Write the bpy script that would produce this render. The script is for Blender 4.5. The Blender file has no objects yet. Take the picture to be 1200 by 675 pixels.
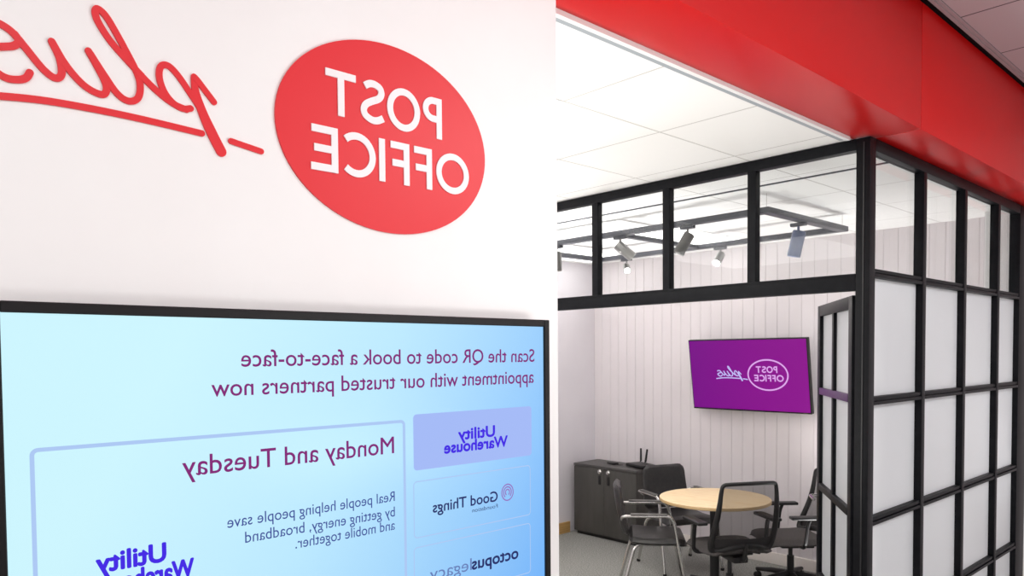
import bpy, bmesh, math, random
from mathutils import Vector, Matrix
from math import radians as R, sin, cos, pi
random.seed(4)
sc = bpy.context.scene
COL = sc.collection

# ------------------------------------------------------------------ materials
def lin(c):
    return tuple(((v/255)/12.92 if v/255 <= .04045 else ((v/255+.055)/1.055)**2.4) for v in c)
def mat(name, rgb, rough=.5, metal=0., spec=.5, coat=0., emit=None, estr=1.):
    m = bpy.data.materials.new(name); m.use_nodes = True
    b = m.node_tree.nodes['Principled BSDF']
    b.inputs['Base Color'].default_value = (*lin(rgb), 1)
    b.inputs['Roughness'].default_value = rough
    b.inputs['Metallic'].default_value = metal
    b.inputs['Specular IOR Level'].default_value = spec
    b.inputs['Coat Weight'].default_value = coat
    if emit:
        b.inputs['Emission Color'].default_value = (*lin(emit), 1)
        b.inputs['Emission Strength'].default_value = estr
    return m
def nodes(m):
    nt = m.node_tree
    return nt, nt.nodes, nt.links, nt.nodes['Principled BSDF']
def coords(nt, kind='Object', scale=(1,1,1), loc=(0,0,0)):
    tc = nt.nodes.new('ShaderNodeTexCoord'); mp = nt.nodes.new('ShaderNodeMapping')
    mp.inputs['Scale'].default_value = scale; mp.inputs['Location'].default_value = loc
    nt.links.new(tc.outputs[kind], mp.inputs['Vector'])
    return mp.outputs['Vector']
def speckle(m, rgb1, rgb2, scale, detail=4, stretch=(1,1,1), bump=0.):
    nt, N, L, b = nodes(m)
    v = coords(nt, 'Object', stretch)
    n = N.new('ShaderNodeTexNoise'); n.inputs['Scale'].default_value = scale; n.inputs['Detail'].default_value = detail
    L.new(v, n.inputs['Vector'])
    r = N.new('ShaderNodeValToRGB')
    r.color_ramp.elements[0].position = .35; r.color_ramp.elements[1].position = .65
    r.color_ramp.elements[0].color = (*lin(rgb1), 1); r.color_ramp.elements[1].color = (*lin(rgb2), 1)
    L.new(n.outputs['Fac'], r.inputs['Fac']); L.new(r.outputs['Color'], b.inputs['Base Color'])
    if bump:
        bp = N.new('ShaderNodeBump'); bp.inputs['Strength'].default_value = bump; bp.inputs['Distance'].default_value = .004
        L.new(n.outputs['Fac'], bp.inputs['Height']); L.new(bp.outputs['Normal'], b.inputs['Normal'])
    return m
def mth(nt, op, a, bb):
    n = nt.nodes.new('ShaderNodeMath'); n.operation = op
    for i, x in enumerate((a, bb)):
        if isinstance(x, (int, float)): n.inputs[i].default_value = x
        else: nt.links.new(x, n.inputs[i])
    return n.outputs[0]
def tile_mat(name, base, line, ox, oy, sx, sy, w):
    """square ceiling tiles with thin joints, object space = world space"""
    m = mat(name, base, .9, spec=.1)
    nt, N, L, b = nodes(m)
    tc = N.new('ShaderNodeTexCoord'); s = N.new('ShaderNodeSeparateXYZ'); L.new(tc.outputs['Object'], s.inputs[0])
    def joint(o, off, per):
        t = mth(nt, 'DIVIDE', mth(nt, 'SUBTRACT', o, off), per)
        fr = mth(nt, 'FRACT', t, 0)
        d = mth(nt, 'MULTIPLY', mth(nt, 'MINIMUM', fr, mth(nt, 'SUBTRACT', 1., fr)), per)
        return mth(nt, 'LESS_THAN', d, w/2)
    j = mth(nt, 'MAXIMUM', joint(s.outputs['X'], ox, sx), joint(s.outputs['Y'], oy, sy))
    mx = N.new('ShaderNodeMix'); mx.data_type = 'RGBA'
    L.new(j, mx.inputs['Factor'])
    mx.inputs[6].default_value = (*lin(base), 1); mx.inputs[7].default_value = (*lin(line), 1)
    L.new(mx.outputs[2], b.inputs['Base Color'])
    return m
M = {}
M['wall'] = speckle(mat('white_wall_paint', (246,244,243), .55, spec=.3), (245,243,242), (247,246,245), 3)
M['panel'] = speckle(mat('painted_boarding', (224,217,219), .5, spec=.3), (222,215,217), (226,219,221), 2)
M['leftwall'] = speckle(mat('painted_plaster', (223,218,223), .7, spec=.2), (221,216,221), (225,220,225), 2)
M['red'] = mat('red_gloss_panel', (200,15,15), .34, spec=.2)
M['sign_red'] = mat('red_vinyl', (226,44,52), .38, spec=.35)
M['sign_white'] = mat('white_vinyl', (246,240,242), .4, spec=.4)
M['ceil'] = tile_mat('white_ceiling_tiles', (247,246,244), (205,203,200), -1.976, 2.095, .6, .6, .009)
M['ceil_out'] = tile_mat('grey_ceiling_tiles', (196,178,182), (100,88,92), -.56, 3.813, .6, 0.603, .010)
M['ceil_trim'] = mat('ceiling_edge_trim', (172,156,160), .6)
M['white_trim'] = mat('white_edge_trim', (240,240,240), .5)
M['grey_trim'] = mat('grey_edge_trim', (165,172,178), .5)
M['black_gap'] = mat('black_recess', (8,6,7), .9, spec=.1)
M['frame'] = speckle(mat('black_powder_coat', (14,15,19), .42, spec=.15), (12,13,17), (18,19,23), 30)
M['carpet'] = speckle(mat('grey_carpet', (120,120,117), .95, spec=.05), (112,112,109), (166,165,160), 90, 6, bump=.3)
M['wood_trim'] = speckle(mat('varnished_skirting', (206,164,104), .4), (192,146,86), (216,178,118), 12, 5, (1,.15,8))
M['white_skirt'] = mat('white_skirting', (236,228,222), .45)
M['tabletop'] = speckle(mat('pale_oak_laminate', (242,216,174), .42, spec=.4), (234,202,154), (246,224,184), 9, 6, (1.2,9,1))
M['table_edge'] = mat('oak_edge_band', (206,174,126), .45)
M['black_metal'] = mat('black_metal', (26,26,28), .4, spec=.5)
M['black_plastic'] = mat('black_plastic', (30,29,30), .45, spec=.4)
M['leather'] = speckle(mat('black_leather', (34,33,33), .38, spec=.5), (30,29,29), (40,38,38), 40, 3, bump=.15)
M['mesh_solid'] = speckle(mat('dark_grey_weave', (80,76,76), .8, spec=.2), (68,65,65), (92,88,87), 220, 2)
M['lumbar'] = mat('dark_lumbar_weave', (52,50,51), .75, spec=.2)
M['chrome'] = mat('chrome', (205,203,200), .18, 1.)
M['arm_grey'] = mat('grey_arm_pad', (92,90,88), .45)
M['cabinet'] = speckle(mat('charcoal_laminate', (72,70,67), .55, spec=.35), (69,67,64), (76,74,71), 14, 3, (1,1,.2))
M['cab_top'] = mat('charcoal_top', (70,68,66), .45)
M['track'] = mat('grey_track', (74,75,82), .45, .3)
M['spot_dark'] = mat('dark_spot_body', (96,94,92), .35, .6)
M['spot_silver'] = mat('silver_spot_body', (150,148,146), .3, .7)
M['spot_blue'] = mat('slate_spot_body', (96,104,132), .35, .5)
M['led'] = mat('lit_lamp_face', (255,255,255), .5, emit=(255,250,240), estr=14)
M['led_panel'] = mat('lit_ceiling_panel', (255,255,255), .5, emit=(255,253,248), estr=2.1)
M['bezel'] = mat('tv_bezel', (13,11,14), .35, spec=.3)
M['purple_edge'] = mat('purple_rail', (70,26,84), .35)  # purple reflection on the door's middle rail, painted as its colour

def emis(name, rgb, s=1., gloss=.0):
    m = bpy.data.materials.new(name); m.use_nodes = True
    nt = m.node_tree; b = nt.nodes['Principled BSDF']
    b.inputs['Base Color'].default_value = (0.01,.01,.012,1)
    b.inputs['Roughness'].default_value = .25
    b.inputs['Specular IOR Level'].default_value = gloss
    b.inputs['Emission Color'].default_value = (*lin(rgb), 1); b.inputs['Emission Strength'].default_value = s
    return m
def emis_grad(name, stops, axis, a, bb, s=1., gloss=.0, tilt=0.):
    m = emis(name, stops[0][1], s, gloss); nt, N, L, b = nodes(m)
    tc = N.new('ShaderNodeTexCoord'); sp = N.new('ShaderNodeSeparateXYZ'); L.new(tc.outputs['Object'], sp.inputs[0])
    v = sp.outputs[axis]
    if tilt: v = mth(nt, 'ADD', v, mth(nt, 'MULTIPLY', sp.outputs['Z'], tilt))
    mr = N.new('ShaderNodeMapRange'); mr.inputs[1].default_value = a; mr.inputs[2].default_value = bb
    L.new(v, mr.inputs[0])
    r = N.new('ShaderNodeValToRGB')
    while len(r.color_ramp.elements) < len(stops): r.color_ramp.elements.new(.5)
    for e, (p, c) in zip(r.color_ramp.elements, stops): e.position = p; e.color = (*lin(c), 1)
    L.new(mr.outputs[0], r.inputs['Fac']); L.new(r.outputs['Color'], b.inputs['Emission Color'])
    return m
# viewing-angle fade of the display, painted into its glow from pale cyan to blue
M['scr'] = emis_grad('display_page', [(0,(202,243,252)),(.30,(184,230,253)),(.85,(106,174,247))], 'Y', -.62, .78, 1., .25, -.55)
M['scr_head'] = emis('display_heading', (132,38,118))
M['scr_body'] = emis('display_body_text', (58,72,150))
M['scr_navy'] = emis('display_navy_text', (36,44,104))
M['scr_grey'] = emis('display_thin_text', (104,128,186))
M['scr_uw'] = emis('display_violet_logo', (66,38,228))
M['scr_card'] = emis('display_tile_fill', (164,186,246))
M['scr_line'] = emis('display_tile_line', (172,200,243))
M['scr_icon'] = emis('display_icon', (150,110,190))
M['tvp'] = emis_grad('purple_page', [(0,(120,8,134)),(.55,(134,10,138)),(1,(140,14,140))], 'X', -.56, .56, 1., .0)
M['tv_logo'] = emis('lilac_logo', (226,170,240))
M['tv_logo2'] = emis('pale_logo', (196,190,250))

def pane_ior(nt, f, ior):
    # a thin pane reflects alike from both of its faces
    ge = nt.nodes.new('ShaderNodeNewGeometry')
    nt.links.new(mth(nt, 'ADD', ior, mth(nt, 'MULTIPLY', ge.outputs['Backfacing'], 1/ior-ior)), f.inputs[0])
def glass_mat():
    m = bpy.data.materials.new('clear_glass'); m.use_nodes = True; nt = m.node_tree; nt.nodes.clear(); N = nt.nodes; L = nt.links
    o = N.new('ShaderNodeOutputMaterial'); mx = N.new('ShaderNodeMixShader'); t = N.new('ShaderNodeBsdfTransparent'); g = N.new('ShaderNodeBsdfGlossy')
    t.inputs[0].default_value = (.97,.98,.98,1); g.inputs['Roughness'].default_value = .01
    f = N.new('ShaderNodeFresnel'); pane_ior(nt, f, 1.25)
    L.new(f.outputs[0], mx.inputs[0]); L.new(t.outputs[0], mx.inputs[1]); L.new(g.outputs[0], mx.inputs[2]); L.new(mx.outputs[0], o.inputs[0])
    return m
M['glass'] = glass_mat()
def frosted():
    m = bpy.data.materials.new('frosted_glass'); m.use_nodes = True; nt = m.node_tree; nt.nodes.clear(); N = nt.nodes; L = nt.links
    o = N.new('ShaderNodeOutputMaterial'); mx = N.new('ShaderNodeMixShader'); d = N.new('ShaderNodeBsdfDiffuse'); t = N.new('ShaderNodeBsdfTranslucent')
    c = (*lin((238,240,242)), 1); d.inputs[0].default_value = c; t.inputs[0].default_value = c
    mx.inputs[0].default_value = .5
    L.new(d.outputs[0], mx.inputs[1]); L.new(t.outputs[0], mx.inputs[2])
    g = N.new('ShaderNodeBsdfGlossy'); g.inputs['Roughness'].default_value = .35; f = N.new('ShaderNodeFresnel'); pane_ior(nt, f, 1.3)
    m2 = N.new('ShaderNodeMixShader'); L.new(f.outputs[0], m2.inputs[0]); L.new(mx.outputs[0], m2.inputs[1]); L.new(g.outputs[0], m2.inputs[2])
    L.new(m2.outputs[0], o.inputs[0])
    return m
M['frost'] = frosted()
def see_through():
    m = bpy.data.materials.new('open_black_mesh'); m.use_nodes = True; nt = m.node_tree; N = nt.nodes; L = nt.links
    b = N['Principled BSDF']; b.inputs['Base Color'].default_value = (*lin((58,55,56)), 1); b.inputs['Roughness'].default_value = .7
    o = N['Material Output']; t = N.new('ShaderNodeBsdfTransparent'); mx = N.new('ShaderNodeMixShader'); mx.inputs[0].default_value = .56
    L.new(t.outputs[0], mx.inputs[1]); L.new(b.outputs[0], mx.inputs[2]); L.new(mx.outputs[0], o.inputs['Surface'])
    return m
M['mesh'] = see_through()

# ------------------------------------------------------------------ geometry helpers
def add_box(bm, lo, hi, bev=0., seg=2):
    t = bmesh.new(); bmesh.ops.create_cube(t, size=1)
    for v in t.verts:
        v.co = Vector([(lo[i]+hi[i])/2 + v.co[i]*(hi[i]-lo[i]) for i in range(3)])
    if bev: bmesh.ops.bevel(t, geom=t.edges[:], offset=bev, segments=seg, profile=.6, affect='EDGES')
    me = bpy.data.meshes.new('x'); t.to_mesh(me); t.free(); bm.from_mesh(me); bpy.data.meshes.remove(me)
def fillet(pts, r, n=6):
    pts = [Vector(p) for p in pts]; out = [pts[0]]
    for i in range(1, len(pts)-1):
        p, a, b = pts[i], pts[i-1], pts[i+1]
        d1 = (a-p); d2 = (b-p); rr = min(r, d1.length*.49, d2.length*.49)
        s, e = p+d1.normalized()*rr, p+d2.normalized()*rr
        for k in range(n+1):
            t = k/n; out.append(s*(1-t)**2 + p*2*t*(1-t) + e*t*t)
    out.append(pts[-1]); return out
def add_tube(bm, pts, r, seg=10, closed=False, flat=1., up=None):
    """sweep a circle (or an ellipse flattened along its second axis) along pts"""
    pts = [Vector(p) for p in pts]; n = len(pts); rings = []
    prev = None
    for i, p in enumerate(pts):
        if closed: t = (pts[(i+1)%n]-pts[i-1]).normalized()
        else: t = (pts[min(i+1,n-1)]-pts[max(i-1,0)]).normalized()
        if prev is None:
            a = Vector(up) if up else (Vector((0,0,1)) if abs(t.z) < .9 else Vector((1,0,0)))
        else: a = prev
        a = (a - t*a.dot(t)).normalized(); b = t.cross(a); prev = a
        rr = r[i] if isinstance(r, (list, tuple)) else r
        rings.append([bm.verts.new(p + a*cos(2*pi*k/seg)*rr + b*sin(2*pi*k/seg)*rr*flat) for k in range(seg)])
    m = n if closed else n-1
    for i in range(m):
        A, B = rings[i], rings[(i+1)%n]
        for k in range(seg): bm.faces.new((A[k], A[(k+1)%seg], B[(k+1)%seg], B[k]))
    if not closed:
        bm.faces.new(rings[0][::-1]); bm.faces.new(rings[-1])
def add_lathe(bm, prof, seg=32, mtx=None):
    rings = []
    for r, z in prof:
        if r < 1e-6: rings.append([bm.verts.new((0,0,z))])
        else: rings.append([bm.verts.new((r*cos(2*pi*k/seg), r*sin(2*pi*k/seg), z)) for k in range(seg)])
    for A, B in zip(rings, rings[1:]):
        for k in range(seg):
            a0, a1 = A[k%len(A)], A[(k+1)%len(A)]; b0, b1 = B[k%len(B)], B[(k+1)%len(B)]
            f = []
            for v in (a0, a1, b1, b0):
                if v not in f: f.append(v)
            if len(f) > 2: bm.faces.new(f)
    if mtx is not None:
        vs = [v for r in rings for v in r]; bmesh.ops.transform(bm, matrix=mtx, verts=vs)
def obj(name, bm, m, parent=None, smooth=False, loc=None):
    bmesh.ops.recalc_face_normals(bm, faces=bm.faces[:])
    me = bpy.data.meshes.new(name); bm.to_mesh(me); bm.free()
    if isinstance(m, (list, tuple)):
        for x in m: me.materials.append(x)
    else: me.materials.append(m)
    o = bpy.data.objects.new(name, me); COL.objects.link(o)
    if smooth:
        for p in me.polygons: p.use_smooth = True
        try: me.set_sharp_from_angle(angle=R(38))
        except Exception: pass
    if parent: o.parent = parent
    if loc: o.location = loc
    return o
def boxo(name, lo, hi, m, parent=None, bev=0., seg=2):
    bm = bmesh.new(); add_box(bm, lo, hi, bev, seg); return obj(name, bm, m, parent, smooth=bev > 0)
def struct(o): o['kind'] = 'structure'; return o
def thing(name, label, cat, loc=(0,0,0), rotz=0., group=None):
    o = bpy.data.objects.new(name, None); COL.objects.link(o); o.empty_display_size = .1
    o.location = loc; o.rotation_euler = (0,0,rotz); o['label'] = label; o['category'] = cat
    if group: o['group'] = group
    return o
def dup(root, loc, rotz, label):
    r = root.copy(); COL.objects.link(r); r.location = loc; r.rotation_euler = (0,0,rotz); r['label'] = label
    for ch in list(root.children):
        c = ch.copy(); COL.objects.link(c); c.parent = r
        for g in list(ch.children):
            d = g.copy(); COL.objects.link(d); d.parent = c
    return r

# ------------------------------------------------------------------ flat lettering (u to the right while reading, v up)
def glyphs(text, bold=0.):
    cu = bpy.data.curves.new('t', 'FONT'); cu.body = text; cu.size = 1; cu.offset = bold; cu.resolution_u = 4
    o = bpy.data.objects.new('t', cu); COL.objects.link(o); bpy.context.view_layer.update()
    dg = bpy.context.evaluated_depsgraph_get(); me = o.evaluated_get(dg).to_mesh()
    vs = [(v.co.x, v.co.y) for v in me.vertices]; fs = [tuple(p.vertices) for p in me.polygons]
    o.evaluated_get(dg).to_mesh_clear(); bpy.data.objects.remove(o); bpy.data.curves.remove(cu)
    return vs, fs
CAP = None
def text_into(bm, text, u0, v0, width, cap, to, bold=0., mi=0):
    global CAP
    if CAP is None:
        vs, _ = glyphs('H'); CAP = max(y for x, y in vs)
    vs, fs = glyphs(text, bold)
    x0 = min(x for x, y in vs); x1 = max(x for x, y in vs)
    su = width/(x1-x0); sv = cap/CAP
    V = [bm.verts.new(to(u0+(x-x0)*su, v0+y*sv)) for x, y in vs]
    for f in fs:
        try: bm.faces.new([V[i] for i in f]).material_index = mi
        except ValueError: pass
LAYER = [0]; OUT = [Vector((1,0,0))]
def stroke(bm, pts, w, to, caps=True, mi=0, th=None):
    """flat stroke of width w (mitred); pts in (u, v). th=(to_back) gives it thickness"""
    n = len(pts); P = [Vector(p) for p in pts]; closed = (P[0]-P[-1]).length < 1e-6 and n > 3
    if closed: P = P[:-1]; n -= 1
    W = w if isinstance(w, (list, tuple)) else [w]*n
    Lf, Rt = [], []
    for i in range(n):
        a = P[i-1] if (i > 0 or closed) else None; b = P[(i+1) % n] if (i < n-1 or closed) else None
        d1 = (P[i]-a).normalized() if a is not None else None; d2 = (b-P[i]).normalized() if b is not None else None
        if d1 is None: d1 = d2
        if d2 is None: d2 = d1
        t = (d1+d2)
        t = t.normalized() if t.length > 1e-6 else d1
        nn = Vector((-t.y, t.x)); k = 1/max(.45, nn.dot(Vector((-d1.y, d1.x))))
        Lf.append(P[i]+nn*W[i]/2*k); Rt.append(P[i]-nn*W[i]/2*k)
    outs = []
    m = n if closed else n-1
    def poly(q):
        LAYER[0] = (LAYER[0]+1) % 40
        top = [bm.verts.new(Vector(to(x, y))+OUT[0]*LAYER[0]*1.2e-5) for x, y in q]
        f = bm.faces.new(top); f.material_index = mi
        if th:
            bot = [bm.verts.new(th(x, y)) for x, y in q]
            for i in range(len(q)):
                bm.faces.new((top[i], top[(i+1) % len(q)], bot[(i+1) % len(q)], bot[i])).material_index = mi
    for i in range(m):
        j = (i+1) % n
        poly([Lf[i], Lf[j], Rt[j], Rt[i]])
    if caps and not closed:
        for i in (0, n-1):
            poly([P[i]+Vector((cos(2*pi*k/16), sin(2*pi*k/16)))*W[i]/2 for k in range(16)])
def smooth_path(pts, n=6):
    P = [Vector(p) for p in pts]; out = []
    for i in range(len(P)-1):
        p0 = P[max(i-1,0)]; p1 = P[i]; p2 = P[i+1]; p3 = P[min(i+2, len(P)-1)]
        for k in range(n):
            t = k/n
            out.append(.5*((2*p1)+(p2-p0)*t+(2*p0-5*p1+4*p2-p3)*t*t+(3*p1-p0-3*p2+p3)*t**3))
    out.append(P[-1]); return [tuple(v) for v in out]
def arc(cx, cy, rx, ry, a0, a1, n=24):
    return [(cx+rx*cos(R(a0+(a1-a0)*k/n)), cy+ry*sin(R(a0+(a1-a0)*k/n))) for k in range(n+1)]
def post_office(bm, u0, v0, W, Hh, to, th=None, sw=.076, mi=0):
    """the two words in plain geometric capitals inside a W x Hh box, drawn with strokes"""
    X = lambda x: u0+x*W; cap = .435*Hh; s = sw*Hh*.93
    yb, yt = v0, v0+Hh-cap            # baselines of OFFICE and POST
    def ln(pts, base, c=False): stroke(bm, [(X(a), base+b*(cap-s)+s/2) for a, b in pts], s, to, False, mi, th)
    e = s/2/W
    def ring(x0, x1, base, a0=0, a1=360):
        stroke(bm, arc(X((x0+x1)/2), base+cap/2, (x1-x0)*W/2-s/2, cap/2-s/2*.9, a0, a1, 36), s, to, False, mi, th)
    ex = s/2/(cap-s)                   # lets straight strokes reach the cap line
    # POST
    ln([(.190+e,-ex),(.190+e,1+ex)], yt)
    ln([(.190+e,1),(.248,1)], yt); ln([(.190+e,.47),(.248,.47)], yt)
    cx, cy, ry = X(.248), yt+s/2+.735*(cap-s), .265*(cap-s)
    stroke(bm, arc(cx, cy, 0.052*W, ry, -90, 90, 18), s, to, False, mi, th)
    ring(.338, .548, yt)
    S = [(.682,.90),(.655,.985),(.625,1.0),(.592,.93),(.583,.78),(.600,.63),(.640,.52),(.676,.40),(.690,.24),(.678,.09),(.640,.0),(.606,.02),(.574,.11)]
    stroke(bm, [(x, y) for x, y in smooth_path([(X(a), yt+s/2+b*(cap-s)) for a, b in S], 4)], s, to, False, mi, th)
    ln([(.735,1),(.905,1)], yt); ln([(.820,-ex),(.820,1+ex)], yt)
    # OFFICE
    ring(0., .232, yb)
    for x in (.262, .412):
        ln([(x+e,-ex),(x+e,1+ex)], yb); ln([(x+e,1),(x+.118,1)], yb); ln([(x+e,.5),(x+.108,.5)], yb)
    ln([(.566+e,-ex),(.566+e,1+ex)], yb)
    stroke(bm, arc(X(.735), yb+cap/2, .1*W-s/2+.012*W, cap/2-s/2*.9, 48, 312, 28), s, to, False, mi, th)
    x = .842
    ln([(x+e,-ex),(x+e,1+ex)], yb)
    for b, r_ in ((1,.985),(.5,.972),(0,.99)): ln([(x+e,b),(r_,b)], yb)
# 'plus' in script, in wall metres: Y, Z as it stands on the white wall
PLUS = {
 'hook': [(.5230,2.2935),(.5050,2.3135),(.4960,2.3235),(.4900,2.3290)],
 'stem': [(.4895,2.3270),(.4925,2.3020),(.5040,2.2690),(.5190,2.2375),(.5340,2.2100)],
 'bowl': [(.5030,2.2700),(.4950,2.2830),(.4840,2.2980),(.4640,2.3240),(.4480,2.3370),(.4360,2.3330),(.4330,2.3150),(.4400,2.2930),(.4540,2.2770),(.4700,2.2710),(.4830,2.2740)],
 'link': [(.4760,2.2705),(.4540,2.2760),(.4330,2.2880),(.4100,2.3060),(.3900,2.3250)],
 'l':  [(.4060,2.3100),(.3860,2.3280),(.3600,2.3540),(.3430,2.3790),(.3390,2.3940),(.3440,2.3990),(.3560,2.3890),(.3760,2.3560),(.3960,2.3190),(.4030,2.2950),(.3990,2.2730),(.3850,2.2650),(.3680,2.2730),(.3480,2.3000),(.3280,2.3300)],
 'u':  [(.3280,2.3300),(.3420,2.3050),(.3520,2.2830),(.3500,2.2690),(.3390,2.2670),(.3190,2.2760),(.2970,2.2990),(.2780,2.3310)],
 'u2': [(.2780,2.3310),(.2880,2.3080),(.2900,2.2850),(.2810,2.2770),(.2650,2.2870),(.2430,2.3130),(.2270,2.3310),(.2110,2.3390),(.1960,2.3390),(.1860,2.3330)],
 's':  [(.2300,2.3290),(.2350,2.3200),(.2280,2.3110),(.2080,2.3040),(.1900,2.2950),(.1870,2.2870),(.1950,2.2830)],
 's2': [(.2480,2.2770),(.2430,2.2680),(.2330,2.2630),(.2180,2.2620),(.2030,2.2700),(.1860,2.2860)],
 'ul': [(.5010,2.2353),(.3844,2.2406),(.2753,2.2402),(.1990,2.2325),(.1650,2.2270)],
 'dash': [(.5519,2.2315),(.6072,2.2231)],
}
def plus_into(bm, f, w, to, th=None, mi=0):
    for k, p in PLUS.items():
        q = smooth_path([f(*a) for a in p], 6)
        ww = [w]*len(q)
        if k == 'stem': ww = [w*(.95+.75*min(1, i/len(q)*1.5)) for i in range(len(q))]
        stroke(bm, q, ww, to, True, mi, th)

# ------------------------------------------------------------------ THE SETTING
LX, BY = -5.35, 6.13          # left wall of the meeting room, back wall
CZ, OZ = 2.80, 3.345          # ceilings of the meeting room and of the shop
SX0, SX1 = -1.478, -1.215     # red bulkhead
struct(boxo('floor', (-5.5,-3.5,-.1), (3.6,6.3,0), M['carpet']))
struct(boxo('ceiling', (-5.5,-3.5,CZ), (SX0,6.3,CZ+.08), M['ceil']))
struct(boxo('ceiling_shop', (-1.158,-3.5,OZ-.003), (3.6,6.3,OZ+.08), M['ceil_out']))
# back wall: vertical tongue and groove boards
bm = bmesh.new()
x = LX
while x < 3.5:
    w = .11
    g, d = .0035, .005
    x1 = min(x+w, 3.5)
    prof = [(x,BY+d),(x+g,BY),(x1-g,BY),(x1,BY+d)]
    for (a, ya), (b, yb) in zip(prof, prof[1:]):
        bm.faces.new([bm.verts.new(p) for p in ((a,ya,0),(b,yb,0),(b,yb,OZ),(a,ya,OZ))])
    x = x1
add_box(bm, (LX-.1,BY+.02,0), (3.6,BY+.14,OZ))
struct(obj('wall_back', bm, M['panel']))
struct(boxo('wall_left', (LX-.12,-3.5,0), (LX,BY+.1,CZ), M['leftwall']))
struct(boxo('wall_right', (3.5,-3.5,0), (3.62,BY+.1,OZ), M['wall']))
struct(boxo('wall_pier', (-1.625,5.90,0), (-1.40,BY+.01,CZ), M['wall']))
struct(boxo('wall_front', (SX0,-3.5,0), (-1.33,1.384,CZ), M['wall']))
struct(boxo('baseboard_left', (LX,.2,0), (LX+.018,5.72,.115), M['wood_trim'], bev=.004))
struct(boxo('baseboard_back', (-4.46,BY-.018,0), (-1.64,BY+.004,.10), M['white_skirt'], bev=.004))
# red bulkhead (beam casing) over the partition, with panel joints on its face
bm = bmesh.new(); add_box(bm, (SX0,-3.5,CZ+.003), (SX1,3.52,3.342), .004); add_box(bm, (SX0,3.522,CZ+.003), (SX1,BY+.0,3.342), .004)
struct(obj('trim_1', bm, M['red'], smooth=True))
struct(boxo('trim_2', (SX0-.006,-3.5,CZ-.012), (SX0+.012,3.40,CZ+.02), M['white_trim']))      # white ceiling edge
struct(boxo('trim_3', (SX0-.034,-3.5,CZ-.006), (SX0-.006,3.40,CZ+.01), M['grey_trim']))  # grey strip painted as the shade beside the white edge
struct(boxo('trim_4', (SX0,-3.5,3.342), (-1.16,BY,3.37), M['black_gap']))                        # shadow gap
bm = bmesh.new(); add_box(bm, (-1.190,-3.5,3.336), (-1.174,BY,3.39)); add_box(bm, (-1.172,-3.5,3.338), (-1.157,BY,3.39))
struct(obj('trim_5', bm, M['ceil_trim']))
struct(boxo('trim_6', (-5.3,3.975,CZ-.006), (SX0,3.99,CZ+.01), M['track']))                     # dark joint across the room ceiling
# glowing panels added in the ceilings to whiten pale patches and light the rooms
def glow(x0, y0, x1, y1, n):
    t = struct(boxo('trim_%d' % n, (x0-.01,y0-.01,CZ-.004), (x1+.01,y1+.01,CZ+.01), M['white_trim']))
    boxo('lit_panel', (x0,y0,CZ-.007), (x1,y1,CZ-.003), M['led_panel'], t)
glow(-3.88,4.75,-3.36,5.90, 7); glow(-5.22,4.75,-4.66,5.90, 8)
glow(-2.566,1.505,-1.986,2.085, 9); glow(-3.766,2.105,-3.186,2.685, 10); glow(-3.766,.3,-3.186,1.5, 11); glow(-2.566,-.9,-1.986,.3, 12)

# ------------------------------------------------------------------ WALL SIGN
WX = -1.33
to = lambda d: (lambda u, v: (WX+d, u, v))
sign = thing('oval_sign', 'red oval sign with white capital lettering on the white wall', 'sign', (WX, .8885, 2.10))
def rel(o, p): return lambda u, v: tuple(Vector(p)+Vector((0,u,v))-o.location)
bm = bmesh.new()
base = Vector((WX,.8885,2.10)); cz = 2.2955-2.10
q = arc(0, cz, .254, .192, 0, 360, 96)[:-1]
top = [bm.verts.new((.004,u,v)) for u, v in q]; bot = [bm.verts.new((.0,u,v)) for u, v in q]
bm.faces.new(top); bm.faces.new(bot[::-1])
for i in range(len(q)): bm.faces.new((top[i],top[(i+1)%len(q)],bot[(i+1)%len(q)],bot[i]))
obj('oval_panel', bm, M['sign_red'], sign)
bm = bmesh.new()
post_office(bm, 0, 0, .392, .199, lambda u, v: (.0062, 1.0925-.8885-u, 2.2065-2.10+v), lambda u, v: (.0038, 1.0925-.8885-u, 2.2065-2.10+v))
obj('lettering', bm, M['sign_white'], sign)
scr = thing('script_sign', 'red handwritten-style word with long underline and short dash on the white wall', 'sign', (WX, .36, 2.20))
f0 = lambda y, z: (y-.36, z-2.20)
bm = bmesh.new(); keep = dict(PLUS)
for part, keys in (('script_lettering', [k for k in keep if k not in ('ul','dash')]), ('underline', ['ul']), ('dash', ['dash'])):
    bm = bmesh.new(); PLUS = {k: keep[k] for k in keys}
    plus_into(bm, f0, .0105, lambda u, v: (.003, u, v), lambda u, v: (.0, u, v))
    obj(part, bm, M['sign_red'], scr)
PLUS = keep

# ------------------------------------------------------------------ BIG DISPLAY ON THE WHITE WALL
TVX = -1.276
disp = thing('wall_display', 'large wall-mounted display showing a pale blue notice page', 'television', (WX, .735, 1.285))
ox, oy, oz = -(-1.33), -.735, -1.285
D = lambda Xw, u, v: (Xw-WX, u-.735, v-1.285)
y0, y1, z0, z1 = .176, 1.294, 1.284, 1.932
boxo('housing', (0.012, y0-.735+.01, .01), (.048, y1-.735-.01, z1-1.285-.01), M['bezel'], disp, bev=.01)
bm = bmesh.new(); bz = .0165
for lo, hi in (((y0,z0),(y0+bz,z1)), ((y1-bz,z0),(y1,z1)), ((y0+bz,z1-bz),(y1-bz,z1)), ((y0+bz,z0),(y1-bz,z0+bz))):
    add_box(bm, D(-1.296, *lo), D(-1.270, *hi), .0015, 1)
obj('bezel', bm, M['bezel'], disp)
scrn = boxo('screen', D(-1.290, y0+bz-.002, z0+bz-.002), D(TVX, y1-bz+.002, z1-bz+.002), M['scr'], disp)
bk = boxo('wall_bracket', (.001, -.2, .15), (.014, .2, .45), M['black_metal'], disp)
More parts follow.
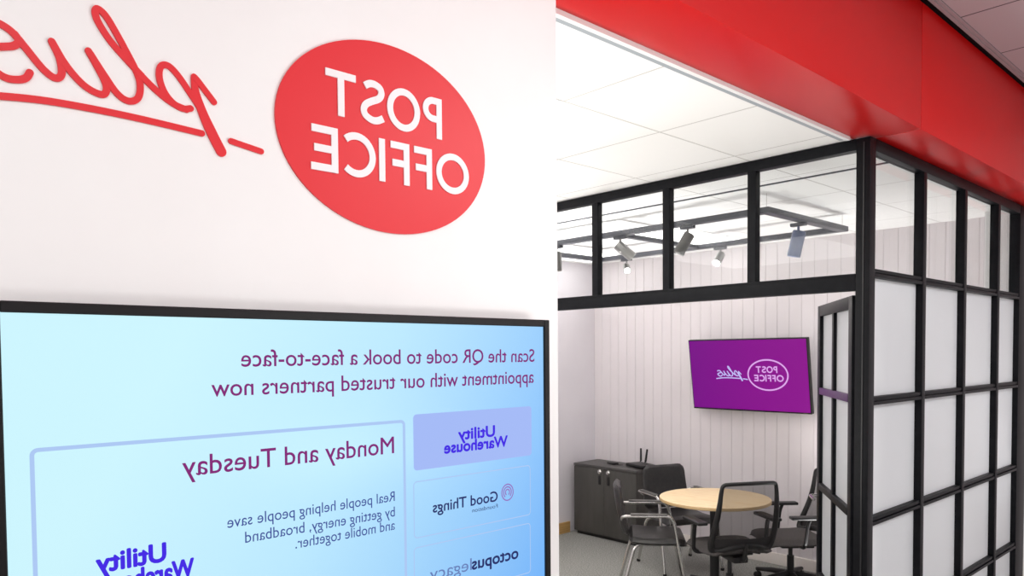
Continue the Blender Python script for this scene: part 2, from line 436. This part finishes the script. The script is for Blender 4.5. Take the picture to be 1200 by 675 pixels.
TS = lambda d: (lambda u, v: D(TVX+d, u, v))
def lines(name, items, m, bold=0., d=.0006):
    bm = bmesh.new()
    for t, yr, z, w, cap in items:
        off = [(0,0)] if not bold else [(bold*cap*cos(2*pi*k/8), bold*cap*sin(2*pi*k/8)) for k in range(8)]
        for k, (a, b) in enumerate(off):
            text_into(bm, t, a, b, w, cap, lambda u, v: D(TVX+d+k*2e-5, yr-u, z+v))
    return obj(name, bm, m, scrn)
lines('heading_text', [('Scan the QR code to book a face-to-face', 1.247, 1.833, .707, .029),
                       ('appointment with our trusted partners now', 1.244, 1.7835, .756, .029)], M['scr_head'], .009)
lines('day_heading', [('Monday and Tuesday', .8505, 1.654, .413, .033)], M['scr_head'], .009)
lines('body_text', [('Real people helping people save', .8508, 1.557, .341, .0195), ('by getting energy, broadband', .8505, 1.526, .310, .0195),
                    ('and mobile together.', .850, 1.499, .216, .0195)], M['scr_body'])
lines('partner_logo', [('Utility', .408, 1.5205, .101, .029), ('Warehouse', .4515, 1.487, .152, .029)], M['scr_uw'], .05)
def rrect(a, b, c, d, r, n=6):
    out = []
    for cx, cy, s in ((c-r,d-r,0),(a+r,d-r,90),(a+r,b+r,180),(c-r,b+r,270)):
        out += arc(cx, cy, r, r, s, s+90, n)
    return out
def tile(name, a, b, c, d, fill=None, w=.0022):
    bm = bmesh.new(); q = rrect(a, b, c, d, .008)
    if fill: bm.faces.new([bm.verts.new(D(TVX+.0003, u, v)) for u, v in q])
    else: stroke(bm, q+[q[0]], w, lambda u, v: D(TVX+.0004, u, v))
    return obj(name, bm, fill or M['scr_line'], scrn)
tile('partner_tile', .8985, 1.6125, 1.2365, 1.7285, M['scr_card'])
tile('partner_tile', .8975, 1.4725, 1.2305, 1.589)
tile('partner_tile', .8965, 1.335, 1.2295, 1.452)
tile('day_panel', .2265, 1.31, .8755, 1.7165, None, .006)
lines('tile_logo', [('Utility', 1.1205, 1.667, .104, .0235), ('Warehouse', 1.159, 1.641, .181, .0235)], M['scr_uw'], .05)
lines('tile_logo', [('Good Things', 1.1278, 1.5188, .182, .0225)], M['scr_navy'], .02)
lines('tile_logo', [('Foundation', 1.1277, 1.5035, .075, .0085)], M['scr_navy'])
lines('tile_logo', [('octopus', 1.190, 1.3765, .139, .026)], M['scr_navy'], .035)
lines('tile_logo', [('legacy', 1.050, 1.3765, .114, .026)], M['scr_grey'])
bm = bmesh.new()
for r_, a0, a1 in ((.0185,0,360),(.0125,-50,230),(.0065,-60,240)):
    q = arc(1.158, 1.5345, r_*.95, r_, a0, a1, 28)
    stroke(bm, q, .0028, lambda u, v: D(TVX+.0006, u, v), False)
obj('tile_icon', bm, M['scr_icon'], scrn)

# ------------------------------------------------------------------ GLAZED PARTITION
FY = 3.43; PX = -1.39; PT = 2.796
side = thing('partition_screen', 'black-framed screen of frosted glass squares with clear top panes under the red bulkhead', 'partition', (PX, FY, 0))
S = lambda x, y, z: (x-PX, y-FY, z)
boxo('corner_post', S(PX-.062,FY,0), S(PX,FY+.062,PT), M['frame'], side, bev=.003)
boxo('corner_post', S(PX-.030,FY-.004,0), S(PX-.024,FY+.0,PT-.02), M['black_metal'], side)
YE = 5.79
boxo('end_post', S(PX-.062,YE,0), S(PX,YE+.19,PT), M['frame'], side, bev=.003)
boxo('header_rail', S(PX-.05,FY+.062,PT-.055), S(PX,YE,PT), M['frame'], side, bev=.003)
boxo('sill_rail', S(PX-.05,FY+.062,0), S(PX,YE,.06), M['frame'], side, bev=.003)
rz = [2.203, 1.628, 1.081, .565]
for z in rz:
    bm = bmesh.new(); add_box(bm, S(PX-.045,FY+.062,z-.019), S(PX-.012,YE,z+.019), .003); add_box(bm, S(PX-.012,FY+.062,z-.019), S(PX,YE,z-.003), .002)
    add_box(bm, S(PX-.012,FY+.062,z+.003), S(PX-.004,YE,z+.019), .002)
    obj('rail', bm, M['frame'], side, smooth=True)
my = [4.07, 4.69, 5.31]
for y in my:
    boxo('mullion', S(PX-.045,y,.06), S(PX+.002,y+.044,PT-.055), M['frame'], side, bev=.003)
ys = [FY+.062] + my; ye = my + [YE]
zs = [(.06,rz[3]-.019),(rz[3]+.019,rz[2]-.019),(rz[2]+.019,rz[1]-.019),(rz[1]+.019,rz[0]-.019),(rz[0]+.019,PT-.055)]
for i, (a, b) in enumerate(zip(ys, ye)):
    a2 = a + (.044 if i else 0)
    for k, (c, d) in enumerate(zs):
        if k < 4: boxo('frosted_pane', S(PX-.040,a2,c), S(PX-.032,b,d), M['frost'], side)
        else: boxo('clear_pane', S(PX-.038,a2,c), S(PX-.032,b,d), M['glass'], side)

over = thing('transom_window', 'row of clear panes in black frame above the open doorway', 'window', (-3.3, FY, 2.12))
S = lambda x, y, z: (x+3.3, y-FY, z-2.12)
XE = -1.452; XL = -5.33
boxo('header_rail', S(XL,FY,PT-.05), S(XE,FY+.05,PT), M['frame'], over, bev=.003)
bm = bmesh.new(); add_box(bm, S(XL,FY,2.125), S(XE,FY+.055,2.197), .003); add_box(bm, S(XL,FY-.004,2.19), S(XE,FY+.02,2.2), .002)
obj('door_head_rail', bm, M['frame'], over, smooth=True)
xs = [XE]
x = -1.941
while x > -5.2:
    boxo('mullion', S(x-.045,FY,2.197), S(x,FY+.045,PT-.05), M['frame'], over, bev=.003); 
    boxo('clear_pane', S(x,FY+.030,2.197), S(xs[-1],FY+.036,PT-.05), M['glass'], over)
    xs.append(x-.045); x -= .512
boxo('clear_pane', S(XL,FY+.030,2.197), S(xs[-1],FY+.036,PT-.05), M['glass'], over)

# door leaf, standing open into the room
p0 = Vector((-1.508,3.585)); p1 = Vector((-2.006,4.29)); L = (p1-p0).length; ang = math.atan2(*(p1-p0).yx)
door = thing('glazed_door', 'narrow black-framed frosted glass door standing open beside the corner post', 'door', (p0.x,p0.y,0), ang)
DT = 2.115
boxo('hinge_stile', (0,-.022,.008), (.075,.022,DT), M['frame'], door, bev=.003)
boxo('lock_stile', (L-.07,-.022,.008), (L,.022,DT), M['frame'], door, bev=.003)
boxo('mullion', (L*.52-.022,-.020,.1), (L*.52+.022,.020,DT-.06), M['frame'], door, bev=.003)
boxo('top_rail', (.075,-.022,DT-.06), (L-.07,.022,DT), M['frame'], door, bev=.003)
boxo('bottom_rail', (.075,-.022,.008), (L-.07,.022,.10), M['frame'], door, bev=.003)
for z, m in ((1.628,M['purple_edge']),(1.081,M['frame']),(.565,M['frame'])):
    boxo('rail', (.075,-.024,z-.019), (L-.07,.024,z+.019), m, door, bev=.003)
zz = [.10,.546,.584,1.062,1.10,1.609,1.647,DT-.06]
for a, b in ((.075,L*.52-.022),(L*.52+.022,L-.07)):
    for k in range(4): boxo('frosted_pane', (a,-.005,zz[2*k]), (b,.003,zz[2*k+1]), M['frost'], door)
for s in (-1, 1):
    bm = bmesh.new(); add_tube(bm, fillet([(L-.035,s*.022,1.02),(L-.035,s*.065,1.02),(L-.16,s*.065,1.02)], .02), .009); obj('lever_handle', bm, M['chrome'], door, True)
for z in (.25,1.06,1.9):
    bm = bmesh.new(); add_tube(bm, [(-.006,-.022,z-.05),(-.006,-.022,z+.05)], .008); obj('hinge', bm, M['black_metal'], door, True)

# ------------------------------------------------------------------ PURPLE TELEVISION ON THE BACK WALL
tv = thing('wall_television', 'purple-screened television on a tilting bracket on the boarded back wall', 'television', (-3.458,BY,1.338))
tvw, tvh = 1.135, .640
tilt = Matrix.Translation((0,-.105,0)) @ Matrix.Rotation(R(8.5), 4, 'X')
def tvpart(name, bm, m, parent=None, smooth=False):
    bmesh.ops.transform(bm, matrix=tilt, verts=bm.verts[:]); return obj(name, bm, m, parent or tv, smooth)
bm = bmesh.new(); add_box(bm, (-tvw/2,-.010,0), (tvw/2,.035,tvh), .005); tvpart('housing', bm, M['bezel'], None, True)
bm = bmesh.new(); add_box(bm, (-tvw/2+.009,-.012,.014), (tvw/2-.009,-.008,tvh-.009)); ts = tvpart('screen', bm, M['tvp'])
bm = bmesh.new(); add_box(bm, (tvw/2-.07,-.0125,.003), (tvw/2-.035,-.009,.010)); tvpart('maker_plate', bm, M['chrome'])
bm = bmesh.new(); add_box(bm, (-.25,BY-.014-BY,.1), (.25,0,.5), .003)
for x in (-.18,.18): add_box(bm, (x-.02,-.13,.14), (x+.02,-.005,.18)); add_box(bm, (x-.02,-.13,.40), (x+.02,-.005,.44))
obj('wall_bracket', bm, M['black_metal'], tv)
TU = lambda d: (lambda u, v: (u+3.478-(-0), -.012-d, v))
def tvxy(x, z): return (x+3.478, z-1.335)
OUT[0] = Vector((0,-1,0))
bm = bmesh.new(); q = arc(*tvxy(-3.277,1.661), .183, .131, 0, 360, 64); stroke(bm, q, .013, lambda u, v: (u,-.0128,v))
u0, v0 = tvxy(-3.133,1.605)
post_office(bm, 0, 0, .275, .132, lambda u, v: (u0-u,-.0128,v0+v), None, .092)
tvpart('oval_logo', bm, M['tv_logo'], ts)
bm = bmesh.new()
def f1(y, z):   # wall script scaled down onto the screen
    u = -3.470-(.6072-y)*.69; v = 1.622+(z-2.2275)*.66
    return tvxy(u, v)
plus_into(bm, f1, .0095, lambda u, v: (u,-.0128,v)); tvpart('script_logo', bm, M['tv_logo2'], ts)

# ------------------------------------------------------------------ CABINET, ROUTER
CX0, CX1, CY0, CY1, CH = -5.285, -4.475, 5.728, 6.105, .730
cab = thing('storage_cabinet', 'low charcoal two-door cupboard in the corner by the boarded wall', 'cabinet', (CX0,CY0,0))
w, dd = CX1-CX0, CY1-CY0
boxo('body', (.004,.02,.03), (w-.004,dd,CH-.026), M['cabinet'], cab, bev=.002)
boxo('plinth', (.02,.03,0), (w-.02,dd-.02,.035), M['black_plastic'], cab)
boxo('top', (0,-.002,CH-.026), (w,dd,CH), M['cab_top'], cab, bev=.002)
for k in range(2):
    a = .004 + k*(w/2-.002); b = a + w/2-.006
    d = boxo('door', (a,0,.035), (b,.019,CH-.029), M['cabinet'], cab, bev=.0015)
    hx = (w/2-.055) if k == 0 else (w/2+.055)
    boxo('handle', (hx-.016,-.006,.545), (hx+.016,.001,.632), M['black_plastic'], d, bev=.004)
    bm = bmesh.new(); mt = Matrix.Translation((hx,0,.672)) @ Matrix.Rotation(R(90),4,'X')
    add_lathe(bm, [(0,-.002),(.024,-.002),(.024,.006),(.019,.012),(.010,.014),(.010,.022),(0,.022)], 24, mt); obj('lock', bm, M['chrome'], d, True)
rt = thing('wifi_router', 'black wifi router with two upright aerials on the charcoal cupboard', 'router', (-4.59,5.95,CH), R(-18))
bm = bmesh.new(); add_box(bm, (-.14,-.09,.004), (.14,.09,.036), .013, 3); obj('body', bm, M['black_plastic'], rt, True)
for x in (-.09,.09):
    for y in (-.05,.05): 
        bm = bmesh.new(); add_lathe(bm, [(0,0),(.009,0),(.009,.006),(0,.006)], 12, Matrix.Translation((x,y,0))); obj('foot', bm, M['black_plastic'], rt)
for x, lean in ((-.125,.0),(-.045,.03)):
    bm = bmesh.new(); add_tube(bm, [(x,.07,.02),(x,.082,.05)], .008); add_tube(bm, [(x,.082,.045),(x+lean*.3,.082,.08),(x+lean,.082,.17)], [.013,.013,.011], flat=.7); obj('aerial', bm, M['black_plastic'], rt, True)
ad = thing('power_adapter', 'small flat black box with a cable beside the wifi router', 'adapter', (-4.93,5.925,CH), R(-15))
bm = bmesh.new(); add_box(bm, (-.055,-.035,0), (.055,.035,.020), .006); obj('body', bm, M['black_plastic'], ad, True)
bm = bmesh.new(); add_tube(bm, [(.05,0,.01),(.08,.004,.004),(.105,.014,.004),(.135,.03,.006)], .003, 6); obj('cable', bm, M['black_plastic'], ad, True)

# ------------------------------------------------------------------ TABLE
TC = (-3.225, 5.10)
tb = thing('round_table', 'round pale oak meeting table on a black column between the four chairs', 'table', (*TC,0), R(20))
bm = bmesh.new(); add_lathe(bm, [(0,.7298),(.418,.7298),(.42,.728)], 72); add_lathe(bm, [(0,.705),(.415,.705)], 72); obj('tabletop', bm, M['tabletop'], tb, True)
bm = bmesh.new(); add_lathe(bm, [(.415,.7045),(.4206,.708),(.4206,.7265),(.4195,.7285)], 72); obj('edge_band', bm, M['table_edge'], tb, True)
bm = bmesh.new(); add_lathe(bm, [(0,.03),(.036,.03),(.036,.69),(.15,.695),(.15,.7045),(0,.7045)], 28); obj('column', bm, M['black_metal'], tb, True)
for k in range(4):
    a = pi/4+k*pi/2
    bm = bmesh.new(); add_tube(bm, [(.02*cos(a),.02*sin(a),.045),(.2*cos(a),.2*sin(a),.035),(.34*cos(a),.34*sin(a),.02)], [.026,.022,.014], 12); add_lathe(bm, [(0,0),(.016,0),(.016,.015),(0,.018)], 14, Matrix.Translation((.33*cos(a),.33*sin(a),0)))
    obj('foot', bm, M['black_metal'], tb, True)

# ------------------------------------------------------------------ VISITOR CHAIRS (four chrome legs, padded black)
def pad(bm, grid, th):
    """closed padded sheet from a grid of (point, normal)"""
    A = [[bm.verts.new(p+n*th(i/(len(grid)-1), j/(len(row)-1))) for j, (p, n) in enumerate(row)] for i, row in enumerate(grid)]
    B = [[bm.verts.new(p-n*th(i/(len(grid)-1), j/(len(row)-1))) for j, (p, n) in enumerate(row)] for i, row in enumerate(grid)]
    m, n = len(A), len(A[0])
    for i in range(m-1):
        for j in range(n-1):
            bm.faces.new((A[i][j],A[i][j+1],A[i+1][j+1],A[i+1][j])); bm.faces.new((B[i][j],B[i+1][j],B[i+1][j+1],B[i][j+1]))
    for i in range(m-1):
        bm.faces.new((A[i][0],A[i+1][0],B[i+1][0],B[i][0])); bm.faces.new((A[i][-1],B[i][-1],B[i+1][-1],A[i+1][-1]))
    for j in range(n-1):
        bm.faces.new((A[0][j],B[0][j],B[0][j+1],A[0][j+1])); bm.faces.new((A[-1][j],A[-1][j+1],B[-1][j+1],B[-1][j]))
def round_th(t): 
    return lambda u, v: t*min(1, (1-(2*u-1)**6)**.5+.12)*min(1, (1-(2*v-1)**6)**.5+.12)
def sheet(fn, m=14, n=14):
    g = []
    e = 1e-3
    for i in range(m+1):
        row = []
        for j in range(n+1):
            u, v = i/m, j/n
            p = Vector(fn(u, v)); a = Vector(fn(min(1,u+e), v))-Vector(fn(max(0,u-e), v)); b = Vector(fn(u, min(1,v+e)))-Vector(fn(u, max(0,v-e)))
            row.append((p, a.cross(b).normalized()))
        g.append(row)
    return g
def box_th(t):
    return lambda u, v: t*min(1, (1-(2*u-1)**12)**.5+.2)*min(1, (1-(2*v-1)**12)**.5+.2)
def corner(u, r=.12):
    """half-width factor near the top/bottom edge giving rounded corners"""
    d = min(u, 1-u)
    return 1 if d > r else 1 - .16*(1-(1-(1-d/r)**2)**.5)
def visitor_chair(loc, rz, label):
    t = thing('visitor_chair', label, 'chair', loc, rz, 'chairs with chrome legs')
    bm = bmesh.new()
    pad(bm, sheet(lambda u, v: (-.205+.42*u, (v-.5)*.475*corner(u,.16), .452-.02*(2*v-1)**4 - .03*max(0,u-.75)**2*16 - .012*sin(pi*u)), 18, 14), box_th(.030))
    obj('seat', bm, M['leather'], t, True)
    bm = bmesh.new()
    def bk(u, v):
        y = (v-.5)*(.455-.05*u)*corner(u,.2)
        return (-.232-.075*u-.010*sin(pi*min(1,u*1.1))+.014*(2*v-1)**2, y, .475+.372*u)
    pad(bm, sheet(bk, 18, 14), box_th(.026)); obj('backrest', bm, M['leather'], t, True)
    for s in (-1, 1):
        y = s*.268
        bm = bmesh.new(); add_tube(bm, fillet([(-.262,s*.215,.60),(-.262,y,.634),(.085,y,.640),(.12,y,.60),(.225,s*.275,.012)], .05, 8), .0125, 10); lg = obj('leg', bm, M['chrome'], t, True)
        bm = bmesh.new(); add_lathe(bm, [(0,0),(.016,0),(.016,.022),(0,.022)], 12, Matrix.Translation((.226,s*.275,0))); obj('foot_cap', bm, M['black_plastic'], lg)
        bm = bmesh.new(); add_tube(bm, fillet([(.12,s*.19,.420),(-.10,s*.20,.420),(-.17,s*.235,.40),(-.27,s*.262,.012)], .06, 8), .0125, 10); lg = obj('leg', bm, M['chrome'], t, True)
        bm = bmesh.new(); add_lathe(bm, [(0,0),(.016,0),(.016,.022),(0,.022)], 12, Matrix.Translation((-.272,s*.262,0))); obj('foot_cap', bm, M['black_plastic'], lg)
        bm = bmesh.new(); add_box(bm, (-.20,y-.020,.645), (.07,y+.020,.657), .005, 3); obj('arm_pad', bm, M['arm_grey'], t, True)
    for x in (.12,-.12):
        bm = bmesh.new(); add_tube(bm, [(x,-.2,.418),(x,.2,.418)], .010); obj('stretcher', bm, M['black_metal'], t, True)
    return t
vc = visitor_chair((-3.545,4.775,0), R(40), 'black padded chair with chrome legs seen side on, in front of the charcoal cupboard')
dup(vc, (-3.80,5.47,0), R(-25), 'black padded chair behind the round table, close to the charcoal cupboard')

# ------------------------------------------------------------------ MESH TASK CHAIRS
def task_chair(loc, rz, label):
    t = thing('mesh_task_chair', label, 'chair', loc, rz, 'swivel chairs with mesh backs')
    H0, H1 = .47, .955
    def sx(y, z):
        u = (z-H0)/(H1-H0)
        return -.205-.115*u-.035*sin(pi*u)+.05*(y/.22)**2
    def P(y, z): return Vector((sx(y, z), y, z))
    half = [(0,.505),(.10,.492),(.16,.468),(.208,.466),(.230,.50),(.233,.58),(.224,.70),(.214,.82),(.206,.905),(.194,.942),(.15,.953),(0,.958)]
    loop = half + [(-y, z) for y, z in half[-2:0:-1]]
    lp = smooth_path(loop+[loop[0]], 4)[:-1]
    bm = bmesh.new()
    ra = [.0135+.0065*min(1,max(0,(.93-z)/.2))+.004*max(0,(.62-z)/.16) for y, z in lp]
    add_tube(bm, [P(y, z) for y, z in lp], ra, 10, True); bf = obj('back_frame', bm, M['black_plastic'], t, True)
    def hw(z):
        pr = [(y, zz_) for y, zz_ in half if zz_ >= .462]
        pts = half[3:-1]
        for (ya, za), (yb, zb) in zip(pts, pts[1:]):
            if za <= z <= zb: return ya+(yb-ya)*(z-za)/(zb-za)
        return .20
    def strip(z0, z1, n):
        bm = bmesh.new(); rows = []
        for i in range(n+1):
            z = z0+(z1-z0)*i/n; w_ = hw(z); rows.append([bm.verts.new(P((2*j/14-1)*w_, z if not(i == 0 and z0 < .52) else max(z, .503-.035*abs(2*j/14-1)**1.5))) for j in range(15)])
        for a, b in zip(rows, rows[1:]):
            for j in range(14): bm.faces.new((a[j],a[j+1],b[j+1],b[j]))
        return bm
    obj('back_mesh', strip(.555,.952,14), M['mesh'], t, True)
    obj('lumbar_panel', strip(.478,.557,4), M['lumbar'], t, True)
    bm = bmesh.new()
    pad(bm, sheet(lambda u, v: (-.20+.46*u, (v-.5)*.49*corner(u,.2), .462-.02*(2*v-1)**4-.03*max(0,u-.75)**2*16-.01*sin(pi*u)), 16, 14), box_th(.024))
    obj('seat', bm, M['mesh_solid'], t, True)
    bm = bmesh.new(); add_box(bm, (-.12,-.12,.405), (.16,.12,.432), .008); add_box(bm, (-.17,-.055,.365), (.09,.055,.410), .012)
    add_tube(bm, fillet([(-.10,0,.385),(-.215,0,.40),(-.235,0,.52)], .05), [.022]*10, 10, False, .6) ; obj('mechanism', bm, M['black_plastic'], t, True)
    bm = bmesh.new(); add_tube(bm, [(.02,-.06,.39),(.02,-.20,.385),(.02,-.25,.38)], [.006,.006,.012]); obj('lever', bm, M['black_plastic'], t, True)
    bm = bmesh.new(); add_lathe(bm, [(0,.09),(.027,.09),(.027,.25),(.016,.252),(.016,.37),(0,.37)], 18); obj('gas_column', bm, M['black_metal'], t, True)
    bm = bmesh.new(); add_lathe(bm, [(0,.075),(.042,.075),(.042,.125),(.03,.135),(0,.135)], 20)
    for k in range(5):
        a = 2*pi*k/5+.3
        add_tube(bm, [(.03*cos(a),.03*sin(a),.105),(.17*cos(a),.17*sin(a),.095),(.315*cos(a),.315*sin(a),.072)], [.026,.021,.015], 10)
    sb = obj('star_base', bm, M['black_plastic'], t, True)
    for k in range(5):
        a = 2*pi*k/5+.3; c = Vector((.305*cos(a),.305*sin(a),.027)); sd = Vector((-sin(a),cos(a),0))
        bm = bmesh.new()
        for s in (-1, 1):
            mt = Matrix.Translation(c+sd*.014*s) @ Matrix.Rotation(a,4,'Z') @ Matrix.Rotation(R(90),4,'X')
            add_lathe(bm, [(0,-.009),(.022,-.009),(.027,-.004),(.027,.004),(.022,.009),(0,.009)], 18, mt)
        add_tube(bm, [c, c+Vector((0,0,.045))], .007, 8); obj('castor', bm, M['black_plastic'], sb, True)
    for s in (-1, 1):
        y = s*.285
        bm = bmesh.new(); add_tube(bm, fillet([(.0,s*.13,.418),(.0,y,.425),(-.02,y,.60),(-.04,y,.648)], .05), .016, 10, False, .8); ar = obj('armrest', bm, M['black_plastic'], t, True)
        bm = bmesh.new(); add_box(bm, (-.16,y-.038,.645), (.11,y+.038,.668), .010, 3); obj('arm_pad', bm, M['black_plastic'], ar, True)
    return t
tc = task_chair((-2.935,4.84,0), R(149), 'black mesh-backed swivel chair at the front of the round table, its back to us')
t4 = dup(tc, (-2.865,5.615,0), R(228), 'black mesh-backed swivel chair between the round table and the open glazed door')

for c in t4.children:      # this one is set lower on its gas column
    if not c.name.startswith(('star_base','gas_column')): c.location.z = -.05

# ------------------------------------------------------------------ CEILING TRACK AND SPOTLIGHTS
tk = thing('lighting_track', 'dark grey rectangular lighting track hung under the meeting room ceiling', 'lighting track', (-3.38,4.80,2.70))
S = lambda x, y, z: (x+3.38, y-4.80, z-2.70)
tx0, tx1, ty0, ty1 = -4.45, -2.305, 4.20, 5.23
for nm, lo, hi in (('track_bar',(tx0,ty0-.03,2.68),(tx1-.03,ty0+.03,2.715)), ('track_bar',(tx0,ty1-.03,2.68),(tx1-.03,ty1+.03,2.715)),
                   ('track_bar',(tx1-.03,ty0-.03,2.68),(tx1+.03,ty1+.03,2.715)), ('track_bar',(tx0-.06,ty0-.03,2.68),(tx0,ty1+.03,2.715)), ('cross_bar',(-3.49,ty0+.03,2.685),(-3.44,ty1-.03,2.712))):
    boxo(nm, S(*lo), S(*hi), M['track'], tk, bev=.003)
for x in (tx0-.03, -3.465, tx1):
    for y in (ty0, ty1):
        bm = bmesh.new(); add_tube(bm, [S(x,y,2.71), S(x,y,CZ)], .0018, 8); obj('hanger', bm, M['chrome'], tk, True)
def spot(at, d, m, label, energy, size=1.):
    d = Vector(d).normalized(); q = d.to_track_quat('Z', 'Y').to_matrix().to_4x4()
    t = thing('track_spotlight', label, 'spotlight', at, 0, 'spotlights on the ceiling track')
    bm = bmesh.new(); add_box(bm, (-.05,-.018,-.022), (.05,.018,0), .004); obj('track_adapter', bm, M['track'], t, True)
    bm = bmesh.new(); add_tube(bm, [(0,0,-.02),(0,0,-.05)], .008, 10); obj('stem', bm, m, t, True)
    mt = Matrix.Translation((0,0,-.058-.02*size)) @ q @ Matrix.Translation((0,0,-.03))
    r, l = .036*size, .145*size
    bm = bmesh.new(); add_lathe(bm, [(0,0),(r*.9,0),(r,.008),(r,l),(r*.88,l),(r*.82,l-.012),(0,l-.012)], 28, mt)
    add_lathe(bm, [(r*1.01,l*.32),(r*1.03,l*.33),(r*1.03,l*.36),(r*1.01,l*.37)], 28, mt)
    h = obj('lamp_head', bm, m, t, True)
    bm = bmesh.new(); add_lathe(bm, [(0,l-.009),(r*.80,l-.009)], 24, mt); obj('lens', bm, M['led'], h)
    p = Vector(at)+mt @ Vector((0,0,l+.01))
    ld = bpy.data.lights.new('spot_beam', 'SPOT'); ld.energy = energy; ld.spot_size = R(70); ld.spot_blend = .8; ld.shadow_soft_size = .025; ld.color = (1,.95,.88)
    lo = bpy.data.objects.new('spot_beam', ld); COL.objects.link(lo); lo.location = p; lo.rotation_euler = (-d).to_track_quat('Z','Y').to_euler()
    return t
spot((-4.04,ty0,2.68), (.02,.0,-1), M['spot_dark'], 'dark cylinder spotlight hanging straight down, half hidden by the white wall', 30)
spot((-3.42,ty0,2.68), (.62,.55,-.70), M['spot_silver'], 'silver cylinder spotlight angled on the near track bar, behind the second clear pane', 20)
spot((-2.86,ty0,2.68), (-.40,-.28,-.85), M['spot_dark'], 'dark grey cylinder spotlight on the near track bar, behind the third clear pane', 30)
spot((tx1-.03,4.66,2.68), (-.22,-.05,-1), M['spot_blue'], 'slate blue cylinder spotlight under the short track bar by the corner post', 30, 1.15)
spot((-4.19,ty1,2.68), (.58,-.62,-.42), M['spot_silver'], 'glaring lit spotlight on the far track bar, behind the second clear pane', 8, .85)
spot((-3.26,ty1,2.68), (.10,-.75,-.62), M['spot_silver'], 'small lit silver spotlight on the far track bar, behind the third clear pane', 8, .85)

# ------------------------------------------------------------------ LIGHT
def area(name, loc, rot, sx, sy, e, col=(1,1,1), spread=180):
    ld = bpy.data.lights.new(name, 'AREA'); ld.shape = 'RECTANGLE'; ld.size = sx; ld.size_y = sy; ld.energy = e; ld.color = col; ld.spread = R(spread)
    o = bpy.data.objects.new(name, ld); COL.objects.link(o); o.location = loc; o.rotation_euler = rot; return o
area('shop_ceiling_light', (1.2,-.6,3.33), (0,0,0), 1.2, 3.0, 64, (1,1,1))  # unseen lamp added overhead to brighten the white wall
area('shop_ceiling_light', (1.5,3.8,3.33), (0,0,0), 1.2, 2.4, 128, (1,1,1))  # added out of view to lift the frosted panes and shop ceiling
area('shop_uplighter', (.15,1.7,1.45), (pi,0,0), .8, 1.0, 24, (1,.99,.99))  # added lamp aimed up at the red bulkhead; no fitting there
area('corridor_ceiling_light', (-3.6,.4,2.76), (0,0,0), 1.6, 1.6, 40, (1,1,1))  # unseen lamp added behind the white wall to light the corridor
area('corridor_uplighter', (-3.0,1.0,.9), (pi,0,0), 1.4, 1.4, 80, (1,.97,.92))  # added behind the white wall, aimed up to whiten the corridor ceiling
area('room_uplighter', (-4.3,4.15,.3), (pi,0,0), .4, 1.2, 36, (1,.99,.98), 88)  # added upward lamp, hidden from view, whitens the room ceiling
area('room_uplighter', (-2.3,5.6,.4), (pi,0,0), .7, .5, 18, (1,.99,.98), 125)  # second added lamp behind the frosted screen, brightens the ceiling's right side
w = bpy.data.worlds.new('world'); sc.world = w; w.use_nodes = True
w.node_tree.nodes['Background'].inputs[0].default_value = (1,.985,.98,1); w.node_tree.nodes['Background'].inputs[1].default_value = .9

# ------------------------------------------------------------------ CAMERA
cd = bpy.data.cameras.new('camera'); cam = bpy.data.objects.new('camera', cd); COL.objects.link(cam)
cd.sensor_width = 36; cd.sensor_fit = 'HORIZONTAL'; cd.lens = 885.0/1200*36; cd.shift_y = .0908; cd.clip_start = .05
mx = Matrix.Rotation(R(47.348),4,'Z') @ Matrix.Rotation(R(90-2.0),4,'X') @ Matrix.Rotation(R(-.4514),4,'Z')
cam.matrix_world = Matrix.Translation((0,0,1.85)) @ mx
sc.camera = cam
vs = sc.view_settings; sc.display_settings.display_device = 'sRGB'
vs.view_transform = 'Standard'; vs.look = 'None'; vs.gamma = 1; vs.exposure = 0; vs.use_curve_mapping = False
